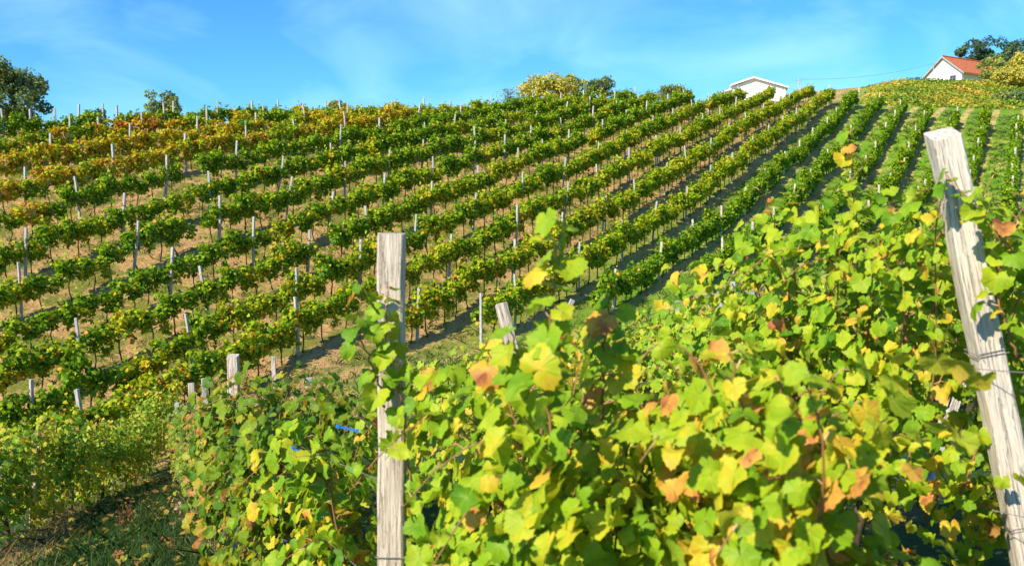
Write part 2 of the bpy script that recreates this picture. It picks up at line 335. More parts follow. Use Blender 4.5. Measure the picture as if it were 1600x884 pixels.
def trunk_mb(seed, h=.85, r=.028):
    rs = random.Random(seed); b_ = MB(); lean = rs.uniform(-.22, .22); pts = []
    for k in range(6):
        f = k/5; pts.append((rs.uniform(-.015, .015), lean*sin(f*pi*.7) + rs.uniform(-.02, .02), h*f - .08))
    b_.tube(pts, [r*1.3, r*1.0, r*.9, r*.85, r*.9, r*.8], 6); hx = pts[-1]
    for sg in (-1, 1):
        b_.tube([hx, (hx[0], hx[1]+sg*.15, hx[2]+.06), (hx[0], hx[1]+sg*.42, hx[2]+.08)], [r*.7, r*.55, r*.3], 5)
    return b_
VAR = {}
for mode, cnt, kw in (('green', 5, {}), ('mixed', 5, {}), ('yellow', 5, {}), ('orange', 4, {}), ('red', 2, {}),
                      ('dark', 5, dict(lo=.26, hi=1.22, nl=480, wd=.24)), ('bright', 4, dict(lo=.25, hi=1.35, nl=520, wd=.34))):
    VAR[mode] = []
    for k in range(cnt):
        me = far_foliage(hash_ := (sum(map(ord, mode))*31 + k*7) % 9973, mode, **kw); me.materials.append(M_VINE)
        tm = trunk_mb(k + len(mode)*13, .8 if mode not in ('dark', 'bright') else .6).mesh('trunk', True); tm.materials.append(M_BARK); VAR[mode].append((me, tm))

ORD = ['first','second','third','fourth','fifth','sixth','seventh','eighth','ninth','tenth','eleventh','twelfth','thirteenth','fourteenth','fifteenth','sixteenth','seventeenth','eighteenth','nineteenth','twentieth']
TENS = ['', '', 'twenty', 'thirty', 'forty', 'fifty', 'sixty', 'seventy', 'eighty', 'ninety']; TENTH = ['', '', 'twentieth', 'thirtieth', 'fortieth', 'fiftieth', 'sixtieth', 'seventieth', 'eightieth', 'ninetieth']
def ordn(n):
    if n <= 20: return ORD[n-1]
    return TENTH[n//10] if n % 10 == 0 else TENS[n//10] + '-' + ORD[n % 10 - 1]
YR = np.random.RandomState(11)
ends = {0: (44, 84), 1: (44, 85), 2: (43, 86), 3: (42, 87)}
def row_range(i):
    if i in ends: return ends[i]
    lo, hi = ROWS[i][-1], ROWS[i][0]
    ylo = on_row(i, *lo)[:2] @ EY; yhi = on_row(i, *hi)[:2] @ EY
    if i >= 9: ylo -= 5.0
    if i in (4, 5): ylo -= 1
    return ylo, yhi + (3.0 if i > 12 else (-3.0 if i in (8, 9, 10) else .8))
def rowpt(i, y, off=0): 
    p = (row_x(i)+off)*EX + y*EY; return p
def in_frame(p, m_=30):
    d = p[1]*cos(PITCH) - (p[2]-EYE)*sin(PITCH)
    if d < .3: return False, 0, 0
    u = 800 + F*p[0]/d; v = 442 - F*((p[2]-EYE)*cos(PITCH) + p[1]*sin(PITCH))/d
    return (-m_ < u < 1600+m_) and (-m_ < v < 884+m_), u, v
vines = []
for i in range(0, 20):
    ylo, yhi = row_range(i); y = ylo + YR.uniform(0, .6)
    while y < yhi:
        p = rowpt(i, y, YR.normal(0, .05)); z = gz(*p); okf, u, v = in_frame((p[0], p[1], z+1), 60)
        if okf and not (YR.rand() < .03 and i > 6):
            r_ = YR.rand()
            if i <= 6: mode = 'dark' if r_ < .85 else 'green'
            elif i in (7, 8): mode = 'yellow' if r_ < .5 else 'mixed'
            elif i == 9: mode = 'mixed' if r_ < .6 else ('yellow' if r_ < .85 else 'green')
            elif i in (10, 11): mode = 'mixed' if r_ < .45 else ('green' if r_ < .8 else 'yellow')
            elif i in (12, 13, 14): mode = 'green' if r_ < .62 else ('mixed' if r_ < .9 else 'yellow')
            elif i == 15: mode = 'green' if u > 60 or r_ < .6 else 'orange'
            elif i in (16, 17): mode = 'orange' if (u < 640 and r_ < .72) else ('yellow' if r_ < .8 else 'mixed')
            elif i == 18: mode = ('red' if 200 < u < 260 else 'orange') if r_ < .4 or 200 < u < 250 else ('green' if r_ < .8 else 'yellow')
            else: mode = 'green' if r_ < .85 else 'orange'
            if 880 < u < 1120 and v < 230 and i in (11, 12, 13) : mode = 'green' if r_ < .5 else mode
            vines.append([i, y, p[0], p[1], z, mode, u, v, math.dist((p[0], p[1], z), (0, 0, EYE))])
        y += YR.uniform(.86, 1.12) if i > 6 else YR.uniform(.75, .95)
seen = [v_ for v_ in vines if 0 < v_[6] < 1600 and not (v_[6] < 560 and v_[7] > 660)]
seen.sort(key=lambda v_: v_[8]); SOLO = set(id(v_) for v_ in seen[:225])
colw = {'green': 'green', 'mixed': 'green and yellow', 'yellow': 'yellowish', 'orange': 'orange', 'red': 'red', 'dark': 'dark green', 'bright': 'bright green'}
rest_foliage = []; VRot = math.atan2(-EX[1], EX[0])
by_row = {}
for v_ in vines: by_row.setdefault(v_[0], []).append(v_)
for i, lst in by_row.items():
    lst.sort(key=lambda v_: v_[6]); k = 0
    for v_ in lst:
        if v_[6] > 0: k += 1
        mode = v_[5]; q = VAR[mode][YR.randint(len(VAR[mode]))]; sc_ = YR.uniform(.88, 1.12)*(.94 if i > 14 else 1); rz = -A + (pi if YR.rand() < .5 else 0) + YR.normal(0, .06)
        sz = sc_*YR.uniform(.9, 1.12)
        if id(v_) in SOLO:
            e = empty('grapevine', (v_[2], v_[3], v_[4]), rz); e.scale = (sc_, sc_, sz)
            link('foliage', q[0], e); link('trunk', q[1], e)
            tag(e, f'{colw[mode]} grapevine {ordn(k)} from left, in far slope row {ordn(i+1)} from right', 'grapevine', 'grapevines in the rows of the far slope')
        else: rest_foliage.append((q, v_[2], v_[3], v_[4], rz, sc_, sz))
def merge(items, which, name, mat):
    Vs = []; Ls = []; Ss = []; Ts = []; off = 0
    cache = {}
    for it in items:
        me = it[0][which]
        if me.name not in cache:
            co = np.empty(len(me.vertices)*3, np.float32); me.vertices.foreach_get('co', co); lp = np.empty(len(me.loops), np.int32); me.loops.foreach_get('vertex_index', lp)
            ss = np.empty(len(me.polygons), np.int32); me.polygons.foreach_get('loop_total', ss); tt = None
            if 'tint' in me.attributes: tt = np.empty(len(me.polygons), np.float32); me.attributes['tint'].data.foreach_get('value', tt)
            cache[me.name] = (co.reshape(-1, 3), lp, ss, tt)
        co, lp, ss, tt = cache[me.name]; c, s = cos(it[4]), sin(it[4])
        x = co[:, 0]*it[5]; y = co[:, 1]*it[5]; z = co[:, 2]*it[6]
        Vs.append(np.stack([x*c - y*s + it[1], x*s + y*c + it[2], z + it[3]], 1)); Ls.append(lp + off); Ss.append(ss); off += len(co)
        Ts.append(tt if tt is not None else np.zeros(len(ss)))
    me = fast_mesh(name, np.concatenate(Vs), np.concatenate(Ss), np.concatenate(Ls), np.concatenate(Ts)); me.materials.append(mat); return me
root = empty('distant_grapevines', (0, 0, 0)); tag(root, 'rows of smaller grapevines higher up the far slope', 'grapevines', kind='stuff')
o1 = link('foliage', merge(rest_foliage, 0, 'foliage', M_VINE), root); o1['kind'] = 'stuff'
o2 = link('trunk', merge(rest_foliage, 1, 'trunk', M_BARK), root); o2['kind'] = 'stuff'
print('vines', len(vines), 'solo', len(SOLO))

# ------------------------------------------------------------------ posts
def post_mesh(seed, w_=.09, h=1.95, segs=9, d_=None, bend=.0, sink=.25, cut=0):
    rs = random.Random(seed); d_ = d_ or w_; vs_ = []; fs = []; c = .07*w_
    for k in range(segs+1):
        f = k/segs; z = -sink + (h+sink)*f; t_ = 1 - .06*f; jx = bend*sin(f*pi) + rs.uniform(-.002, .002); jy = rs.uniform(-.002, .002)
        for (x, y) in ((-w_/2+c, -d_/2), (w_/2-c, -d_/2), (w_/2, -d_/2+c), (w_/2, d_/2-c), (w_/2-c, d_/2), (-w_/2+c, d_/2), (-w_/2, d_/2-c), (-w_/2, -d_/2+c)):
            vs_.append((x*t_ + jx + rs.uniform(-.0015, .0015), y*t_ + jy + rs.uniform(-.0015, .0015), z + (cut*x/w_ if k == segs else 0)))
    for k in range(segs):
        for j in range(8): fs.append((k*8+j, k*8+(j+1) % 8, (k+1)*8+(j+1) % 8, (k+1)*8+j))
    fs.append(tuple(range(7, -1, -1))); top = len(vs_) - 8; fs.append(tuple(top+j for j in range(8)))
    me = bpy.data.meshes.new('post'); me.from_pydata(vs_, [], fs); me.update(); return me
PV = [post_mesh(k, .085 + .01*(k % 3), 1.92 + .06*(k % 4), 6, bend=(0, 0, .05, -.04)[k % 4]) for k in range(8)]
for me in PV: me.materials.append(M_POST)
PV2 = [post_mesh(20+k, .10, 1.58 + .06*(k % 4), 4) for k in range(4)]
for me in PV2: me.materials.append(M_WOODW)
POSTS = {16: [(37,0),(176,0),(290,0),(384,0),(464,-.12),(539,-.05),(605,0),(649,.2)], 17: [(81,0),(205,.03),(308,0),(399,0),(475,0),(543,0)], 18: [(110,0),(153,0),(224,-.03),(323,0),(413,0),(469,.15),(534,-.1),(661,0)],
 19: [(3,0),(50,0),(84,0),(124,0),(162,0),(184,0),(255,0),(271,0),(340,0),(392,0),(436,0)], 15: [(123,-.05),(256,.08),(367,.06),(526,.12),(593,.02),(717,.1),(774,-.15),(829,.1)],
 14: [(38,.06),(192,.08),(324,.03),(430,.2),(519,0),(661,.06),(710,.04),(876,0)], 13: [(32,.05),(207,.2),(340,.08),(447,.14),(537,.04),(605,.06),(661,.05),(741,.0),(785,.1)],
 12: [(10,-.28),(264,.10),(393,.05),(512,.16),(597,.08),(673,.06),(741,.05),(785,.08),(830,0)], 11: [(120,0),(325,-.15),(481,.05),(572,-.02),(674,.03),(747,.02),(808,.05),(847,.03),(890,0)],
 10: [(47,.05),(300,-.12),(461,.02),(560,.05),(650,.04),(740,.09),(814,.03),(880,.08)], 9: [(134,-.1),(464,0),(702,.06),(803,.1),(880,.12)], 8: [(651,.05),(799,.05),(877,.02)], 7: [(753,0),(806,0),(908,0)]}
npost = 0; prnd = random.Random(5)
for i in range(0, 20):
    ylo, yhi = row_range(i); ys = []
    pts = sorted(ROWS[i], key=lambda q: q[0]) if i in ROWS else None
    for (u, ln) in POSTS.get(i, []):
        v = np.interp(u, [q[0] for q in pts], [q[1] for q in pts]); y = on_row(i, u, v)[:2] @ EY; ys.append((y, ln))
    y = (max(q[0] for q in ys) + 4.6) if ys else ylo + prnd.uniform(1, 3)
    while y < yhi + .3: ys.append((y + prnd.uniform(-.3, .3), prnd.gauss(0, .05))); y += 4.6 if i > 6 else 4.9
    lab = []
    for (y, ln) in ys:
        p = rowpt(i, y, prnd.gauss(0, .04)); z = gz(*p); okf, u, v = in_frame((p[0], p[1], z+1.6), 0)
        if okf: lab.append((u, v, p, z, ln))
    lab.sort(key=lambda q: q[0])
    for k, (u, v, p, z, ln) in enumerate(lab):
        me = prnd.choice(PV if i > 6 else PV2); o = link('vineyard_post', me); o.location = (p[0], p[1], z)
        o.rotation_euler = (prnd.gauss(0, .025), ln, -A*.4 + prnd.gauss(0, .2)); npost += 1
        what = 'white' if i <= 6 else 'grey'
        lean = ' leaning' if abs(ln) > .11 else ''
        tag(o, f'{what}{lean} vineyard post {ordn(k+1)} from left, in far slope row {ordn(i+1)} from right', 'post', 'posts of the far slope rows')
print('posts', npost)

# ------------------------------------------------------------------ near vines
NEAR_AZ = math.atan2(-.41, 1.0); ND = np.array([-.41, 1.0]) / math.hypot(.41, 1); NP = np.array([ND[1], -ND[0]])   # along the near rows, and across to the right
def near_vine(seed, base, label, mode, T, leafmat, L=1.0, height=1.75, ncane=10, lsize=.062, infill=200, heroes=(), wd=.2, petioles=True, lo=.45, hsz=1.12, step=.075, clusters=0, cat='grapevine', zmax=None, bulge=0):
    rs = np.random.RandomState(seed); bz = gz(*base); e = empty('grapevine', (base[0], base[1], bz), 0)
    tag(e, label, cat, 'grapevines of the near slope')
    C = np.array([0, 0, 0.]); d3 = np.array([ND[0], ND[1], 0]); p3 = np.array([NP[0], NP[1], 0])
    tr = MB(); hd = .72; ln = rs.uniform(-.12, .12)
    tpts = [tuple(d3*ln*sin(f*2.4) + p3*rs.uniform(-.02, .02) + np.array([0, 0, hd*f - .1])) for f in np.linspace(0, 1.05, 7)]
    tr.tube(tpts, [.045, .036, .030, .034, .028, .030, .022], 8); tr.build('trunk', M_BARK, e, True)
    cn = MB(); pos = []; nor = []; tip = []; size = []; pet = MB(); head = np.array(tpts[-1])
    canes = []
    for k in range(ncane):
        s0 = rs.uniform(-.5, .5)*L; st = head + d3*s0 + np.array([0, 0, rs.uniform(-.05, .1)]); hgt = height - rs.uniform(0, .35)*(1 if k else 0)
        side = rs.choice([-1, 1]); pts = []
        arch = rs.uniform(.0, .38) if rs.rand() < .55 else 0
        n = 12; dx = rs.uniform(-.25, .25)
        for j in range(n+1):
            f = j/n; z = st[2] + (hgt - st[2])*sin(min(1, f*1.05)*pi/2 if arch else f*pi/2) - arch*1.1*max(0, f-.55)**2*4
            pts.append(st*[1, 1, 0] + d3*(dx*f + .03*sin(f*9+k)) + p3*side*(wd*.7*f + arch*f*f*1.0 + .02*sin(f*7)) + np.array([0, 0, z]))
        canes.append(pts)
    for hpts in heroes: canes.append([np.array(q) - [base[0], base[1], bz] for q in hpts])
    for ci, pts in enumerate(canes):
        hero = ci >= ncane; pts = np.array(pts)
        if hero:   # smooth the hand-placed shoot
            tt = np.linspace(0, len(pts)-1, 24); pts = np.stack([np.interp(tt, np.arange(len(pts)), pts[:, a]) for a in range(3)], 1) + rs.normal(0, .004, (24, 3))
        seg = np.linalg.norm(np.diff(pts, axis=0), axis=1); cum = np.concatenate([[0], np.cumsum(seg)]); tot = cum[-1]
        cn = MB(); cn.tube(pts[::1], np.linspace(.0042, .0018, len(pts)), 5); cn.build('cane', M_CANE, e, True)
        s = .08; alt = 1
        while s < tot:
            q = np.array([np.interp(s, cum, pts[:, a]) for a in range(3)]); f = s/tot
            dirn = nrm(p3*alt*rs.uniform(.4, 1) + d3*rs.uniform(-.9, .9) + np.array([0, 0, rs.uniform(-.1, .6)])); pl = rs.uniform(.03, .085)*(1 - .5*f)
            a = q + dirn*pl; sz = lsize*rs.uniform(.65, 1.3)*(1 - (.55 if not hero else .25)*max(0, f-.72)/.28)*(hsz if hero else 1)
            if a[2] > lo - .15:
                pos.append(a); nor.append(dirn*.55 + np.array([0, 0, .6]) + rs.normal(0, .38, 3) + np.array([-.25, -.3, 0])); tip.append(dirn*.7 + np.array([0, 0, -.75]) + rs.normal(0, .25, 3)); size.append(sz)
                if petioles: pet.tube([q, (q+a)/2 + [0, 0, .01], a], .0016, 3)
            alt = -alt; s += step*rs.uniform(.7, 1.25)*(1 if not hero else .36)
    nc = max(8, infill//16); cc = np.stack([rs.uniform(-.55, .55, nc)*L, rs.choice([-1, 1], nc)*rs.uniform(.3, 1.0, nc)*wd, lo + (height-.18-lo)*rs.rand(nc)], 1)
    k = rs.randint(0, nc, infill); off = nrm(rs.normal(0, 1, (infill, 3)))*rs.uniform(.04, .2, (infill, 1)); q = cc[k] + off
    q[:, 2] = np.clip(q[:, 2], lo-.1, None)
    w3 = q[:, :1]*d3 + q[:, 1:2]*p3*1.0 + q[:, 2:]*np.array([0, 0, 1.0])
    outw = np.sign(q[:, 1:2])*p3
    pos = np.concatenate([np.array(pos), w3]); nor = np.concatenate([np.array(nor), outw*.75 + off*2.0 + np.array([0, 0, .5]) + rs.normal(0, .35, (infill, 3))])
    tip = np.concatenate([np.array(tip), outw*.3 + np.array([0, 0, -1]) + rs.normal(0, .3, (infill, 3))]); size = np.concatenate([np.array(size), lsize*rs.uniform(.6, 1.25, infill)])
    if zmax is not None:
        keep = np.array([p_[2] + bz < zmax(p_[0]+base[0], p_[1]+base[1]) for p_ in pos]); nh = 0
        pos, nor, tip, size = pos[keep], nor[keep], tip[keep], size[keep]
    tt = tints(rs, len(pos), mode); low = (pos[:, 2] < .85) & (rs.rand(len(pos)) < .25); tt[low] = rs.uniform(.6, .95, low.sum())
    me = leaves('foliage', T, pos, nor, tip, size, tt, rs, .6 if T is T1 else .42); link('foliage', me, e, leafmat)
    if petioles: pet.build('leaf_stalk', M_PET, e)['kind'] = 'stuff'
    for c in range(clusters):
        g = MB(); s0 = rs.uniform(-.4, .4)*L; c0 = d3*s0 - p3*rs.uniform(.05, wd) + np.array([0, 0, rs.uniform(.7, 1.05)])
        for bb in range(26):
            f = bb/26; rr = .028*(1-f*.75); a_ = rs.uniform(0, 6.28); cpt = c0 + np.array([cos(a_)*rr, sin(a_)*rr, -f*.10]); add_ball(g, cpt, .008)
        g.build('grape_cluster', M_GRAPE, e, True)
    return e
def add_ball(mb, c, r, nu=6, nv=4):
    vs_ = [(c[0], c[1], c[2]+r)]; fs = []
    for a in range(1, nv):
        for q in range(nu):
            t1 = pi*a/nv; t2 = 2*pi*q/nu; vs_.append((c[0]+r*sin(t1)*cos(t2), c[1]+r*sin(t1)*sin(t2), c[2]+r*cos(t1)))
    vs_.append((c[0], c[1], c[2]-r)); n = len(vs_)-1
    for q in range(nu):
        fs.append((0, 1+q, 1+(q+1) % nu)); fs.append((n, n-1-q, n-1-(q+1) % nu))
        for a in range(nv-2): fs.append((1+a*nu+q, 1+(a+1)*nu+q, 1+(a+1)*nu+(q+1) % nu, 1+a*nu+(q+1) % nu))
    mb.add(vs_, fs)
F1 = lambda Y: np.array([-.39 - .41*(Y-2.9), Y])
F2 = lambda Y: np.array([-6.7 - .24*(Y-12), Y])
F0 = lambda Y: np.array([1.55 - .41*(Y-3.0), Y])
def hero(pts): return [tuple(at(*p)) for p in pts]

# the big vine right in front of the camera (same row as the upright post)
near_vine(101, np.array([.10, 2.48]), 'large blurred yellow and green grapevine in the foreground right of the upright post', 'bright', T1, M_NEAR, .95, 1.58, 18, .044, 1000, clusters=2, wd=.26,
          heroes=[hero([(860,700,2.1),(850,600,2.1),(862,500,2.1),(868,420,2.1),(874,345,2.1)]), hero([(940,660,2.3),(945,560,2.3),(950,455,2.3)]), hero([(820,700,2.2),(790,620,2.25),(760,545,2.3)]), hero([(850,680,2.2),(820,600,2.2),(800,520,2.2)])])
near_vine(102, np.array([.54, 2.15]), 'nearest grapevine, big soft focus leaves with orange and red patches at bottom centre', 'golden', T1, M_NEAR, .72, 1.58, 16, .043, 760, clusters=2, wd=.26,
          heroes=[hero([(1180,760,2.0),(1160,650,2.0),(1140,550,2.0)]), hero([(1240,840,2.0),(1230,700,2.0),(1215,570,2.0)]), hero([(1300,884,1.95),(1295,780,1.95),(1275,650,1.95)])])
near_vine(103, F1(3.9), 'dark green grapevine with brown leaves just behind the upright wooden post', 'mixed', T1, M_NEAR, 1.0, 1.34, 12, .046, 520, wd=.28, hsz=.85, clusters=1,
          heroes=[hero([(600,640,2.8),(585,580,2.75),(560,520,2.75),(565,440,2.8)]), hero([(640,760,2.75),(628,640,2.78),(608,560,2.78),(603,500,2.78),(605,440,2.8)])])
yy = 4.95; k = 0
names1 = ['mixed green and brown grapevine nearest the blue clips', 'leafy green grapevine behind the blue clips', 'yellow tipped grapevine beside the cracked post', 'bushy green grapevine past the cracked post']
while yy < 20:
    lab = names1[k] if k < 4 else f'grapevine in the alley row of the cracked post, {ordn(k+1)} from the front'
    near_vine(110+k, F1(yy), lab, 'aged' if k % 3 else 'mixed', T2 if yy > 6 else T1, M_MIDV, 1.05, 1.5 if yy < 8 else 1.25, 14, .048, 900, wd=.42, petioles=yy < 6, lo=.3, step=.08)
    yy += 1.05; k += 1
yy = 8.8; k = 0
while yy < 25:
    near_vine(140+k, F2(yy), f'yellow and green grapevine left of the shaded grass alley, {ordn(k+1)} from the front', ['golden', 'green', 'mixed'][k % 3], T2, M_NEAR, 1.05, 1.62, 11, .055, 650, wd=.34, petioles=False, lo=.3, step=.09)
    yy += 1.05; k += 1
# row of the leaning white post
yy = 2.35; k = 0
for yy, hgt in ((2.2, 1.8), (3.35, 1.95), (3.95, 1.86), (4.8, 1.0), (5.5, 1.05), (6.3, 1.2), (7.2, 1.45), (8.2, 1.5)):
    hr = []
    if k == 2: hr = [hero([(1335,640,3.6),(1340,480,3.6),(1338,340,3.6),(1328,200,3.6)]), hero([(1420,560,3.3),(1405,420,3.3),(1390,300,3.3)])]
    if k == 2: hr += [hero([(1240,600,4.2),(1215,480,4.0),(1200,360,4.0)])]
    if k == 1: hr = [hero([(1640,470,2.7),(1590,400,2.75),(1530,335,2.8),(1478,268,2.85)]), hero([(1590,560,2.8),(1560,470,2.8),(1555,350,2.85)])]
    labs = ['grapevine at the right edge in front of the leaning white post', 'grapevine whose shoot crosses the leaning white post', 'bright green grapevine with one tall shoot left of the leaning post', 'bright green grapevine between the tall shoot and the blurred vine', 'light green grapevine behind the blurred foreground vine', 'light green grapevine beside the short split post', 'light green grapevine just past the short split post', 'last light green grapevine of the row past the short split post']
    near_vine(160+k, F0(yy) if k else np.array([2.12, 3.35]), labs[k], 'bright', T1 if yy < 6 else T2, M_NEAR, .95, hgt, 14, (.044 if k == 0 else .037) if yy < 4.2 else .045, (600 if k == 0 else 1400) if yy < 6 else 420, wd=.34, heroes=hr, petioles=yy < 6, lo=.08, step=.07)
    k += 1
for r_, (off, y0, y1) in enumerate(((1.95, 7.0, 13.5), (3.9, 7.5, 16), (5.85, 8, 17), (7.8, 9, 18))):
    yy = y0; k = 0
    while yy < y1:
        q = F0(yy) + [off, 0]
        near_vine(200+r_*20+k, q, f'pale valley grapevine, {ordn(k+1)} from front in row {ordn(r_+1)} right of split post', ['bright', 'bright', 'yellow'][k % 3], T2, M_NEAR, 1.05, 1.42, 8, .058, 300, wd=.28, petioles=False, lo=.25, step=.1)
        yy += 1.1; k += 1

near_vine(104, np.array([.69, 2.0]), 'soft focus grapevine with orange leaves, right end of the foreground mass', 'golden', T1, M_NEAR, .36, 1.12, 7, .038, 420, clusters=1, wd=.2)
# near posts
def near_post(top, d, foot_uv, w_, label, mat, seed, rot=0, cut=0, name='vineyard_post'):
    T_ = Vector(at(*top, d)); B = Vector(at(*foot_uv, d)); dirv = (T_ - B).normalized(); g = B.copy()
    for _ in range(40):
        if g.z < gz(g.x, g.y): break
        g = g - dirv*.1
    h = (T_ - g).length; me = post_mesh(seed, w_, h, 16, cut=cut, bend=.004); o = link(name, me, None, mat); o.location = g
    o.rotation_euler = (dirv.to_track_quat('Z', 'Y') ).to_euler(); q = dirv.to_track_quat('Z', 'Y') @ Matrix.Rotation(rot, 4, 'Z').to_quaternion(); o.rotation_euler = q.to_euler()
    tag(o, label, 'post', 'posts of the near slope'); return o, g, dirv
pa, ga, da = near_post((612,365), 2.9, (612,884), .088, 'tall upright pale wooden post in the foreground left of centre', M_WOOD, 41, 0)
pb, gb, db = near_post((364,555), 6.9, (366,680), .088, 'pale split wooden post rising from the vines left of the upright post', M_WOOD, 42, .1, .01)
near_post((299,598), 11.5, (303,668), .085, 'slim pale wooden post left of the split wooden post', M_WOOD, 43, .2, .02)
near_post((318,591), 13.5, (323,640), .07, 'short white post just right of the slim pale post', M_POST, 44, .2)
near_post((427,557), 15, (429,600), .075, 'thin pale post in front of the open grass', M_WOOD, 45, .2)
near_post((483,590), 9.5, (486,625), .07, 'white painted post tip in the bright vines left of the upright post', M_POST, 46, .2)
near_post((55,677), 12.3, (54,720), .085, 'pale wooden post standing in the yellow vines at far left', M_WOOD, 47, .1)
near_post((277,629), 15.5, (278,660), .085, 'grey post tip left of the slim pale post', M_POST, 48, .1)
near_post((783,474), 6.1, (803,556), .085, 'short split leaning post in the centre above the blurred vine', M_WOOD, 49, .2, .02)
pd, gd, dd = near_post((1473,209), 2.95, (1583,760), .094, 'thick bleached post leaning left at the right edge', M_WOODW, 50, -.12, -.03)
near_post((895,468), 13, (880,498), .07, 'white post leaning right behind the tall centre shoot', M_POST, 52, .1)
near_post((1118,457), 13.5, (1132,500), .085, 'white post leaning left among the pale valley vines', M_POST, 53, .1)
near_post((1145,440), 15.5, (1147,485), .075, 'slim white post right of the leaning valley post', M_POST, 54, .1)
near_post((1058,470), 16, (1060,500), .085, 'white post tip left of the leaning valley post', M_POST, 55, .1)
near_post((1171,450), 12, (1176,490), .10, 'broad white post beside the bright vine shoots', M_POST, 56, .1)
near_post((1562,415), 5.5, (1550,450), .07, 'small bleached post tip right of the thick leaning post', M_WOODW, 57, .1)
# wires
def wire(pts, label, r=.0016):
    b_ = MB(); P3 = []
    for k in range(len(pts)-1):
        a, c = np.array(pts[k]), np.array(pts[k+1])
        for f in np.linspace(0, 1, 9)[:-1]: q = a*(1-f) + c*f; q[2] -= .03*sin(pi*f); P3.append(q)
    P3.append(np.array(pts[-1])); b_.tube(P3, r, 5); tag(b_.build('trellis_wire', M_WIRE), label, 'wire', 'trellis wires of the near rows')
def rowline(Fn, ys, h, off=0): return [(*(Fn(y) + NP*off), gz(*Fn(y)) + h) for y in ys]
for h, nm in ((.78, 'lower'), (1.16, 'upper')):
    wire(rowline(F1, (2.9, 6.9, 11.5), h, -.05), f'{nm} trellis wire fixed to the upright foreground post')
for h, nm in ((.72, 'lower'), (1.18, 'upper')):
    wire(rowline(F0, (1.9, 2.95, 6.1, 9), h, -.06), f'{nm} trellis wire behind the bright vine by the thick leaning post')
# wire turns and a loose wire down the foreground posts
b_ = MB(); inv = pd.matrix_basis.inverted()
for s_ in (.66, 1.28):
    for tw in (0,):
        b_ = MB(); b_.tube([( -.052, -.052, s_+tw), (.052, -.052, s_+tw+.004), (.052, .052, s_+tw), (-.052, .052, s_+tw), (-.052, -.052, s_+tw+.012), (.052, -.053, s_+.014), (.053, .052, s_+.013)], .0015, 5); b_.build('wire_loop', M_WIRE, pd)
b_ = MB(); b_.tube([(.018, -.046, z) for z in np.linspace(.2, 1.45, 12)], .0018, 5); b_.build('wire', M_WIRE, pa)
b_ = MB(); b_.tube([(-.047, -.047, .95), (.047, -.048, .94), (.047, .047, .95), (-.047, .047, .95), (-.047, -.047, .95)], .0018, 5); b_.build('wire_loop', M_WIRE, pa)
# blue clips
for (u, v, d, ang, ln, lab) in ((543,669,3.2,-.3,.075,'long blue plastic clip tied in the vine left of the upright post'), (467,704,3.7,-.55,.062,'small blue plastic clip lower left in the same vine')):
    c = at(u, v, d); b_ = MB(); b_.box(-ln/2, ln/2, -.003, .003, -.0035, .0035); b_.box(-ln/2-.005, -ln/2+.006, -.0045, .0045, -.006, .006); b_.box(ln/2-.006, ln/2+.005, -.0045, .0045, -.006, .006)
    o = b_.build('vine_clip', M_BLUE); o.location = tuple(c); o.rotation_euler = (0, -ang, .3); tag(o, lab, 'clip', 'blue clips on the vines')

# ------------------------------------------------------------------ grasses
def blades(name, pts, hgt, wdt, tint, mat, rs, label, cat, spread=.05, lean=.35):
    N = len(pts); a = rs.uniform(0, 2*pi, N); h = hgt*rs.uniform(.5, 1.3, N); wv = wdt*rs.uniform(.6, 1.3, N)
    dx = np.stack([np.cos(a), np.sin(a), np.zeros(N)], 1); l = np.stack([rs.normal(0, lean, N), rs.normal(0, lean, N), np.ones(N)], 1)
    b0 = pts - dx*wv[:, None]; b1 = pts + dx*wv[:, None]; m_ = pts + l*h[:, None]*.55; tp = pts + (l*[1.7, 1.7, 1])*h[:, None]*[1, 1, .95]
    V = np.stack([b0, b1, m_ + dx*wv[:, None]*.6, tp, m_ - dx*wv[:, None]*.6], 1).reshape(-1, 3)
    lp = (np.array([0, 1, 2, 3, 4])[None] + (np.arange(N)*5)[:, None]).ravel()
    me = fast_mesh(name, V, np.full(N, 5), lp, tint); tag(link(name, me, None, mat), label, cat, kind='stuff')
M_GRASS = leaf_mat('grass_blade', [(0, (.020, .060, .016)), (.35, (.055, .115, .022)), (.6, (.12, .18, .03)), (.75, (.28, .22, .10)), (1, (.42, .31, .17))], False, .25)
rs = np.random.RandomState(77)
# alley between the two nearest rows
N = 26000; y = 3.5 + 15*rs.rand(N)**1.2; x = -1.6 - .41*(y-2.9) + rs.normal(0, .62, N); pts = np.stack([x, y, ground(x, y)], 1)
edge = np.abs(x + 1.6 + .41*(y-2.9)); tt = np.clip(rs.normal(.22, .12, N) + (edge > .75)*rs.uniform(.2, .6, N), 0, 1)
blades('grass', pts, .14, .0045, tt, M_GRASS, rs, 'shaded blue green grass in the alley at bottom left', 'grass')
N = 9000; y = 15 + 16*rs.rand(N); x = -14 + 34*rs.rand(N); pts = np.stack([x, y, ground(x, y)], 1)
blades('grass', pts, .22, .012, np.clip(rs.normal(.42, .15, N), 0, 1), M_GRASS, rs, 'open green grass on the valley floor', 'grass')
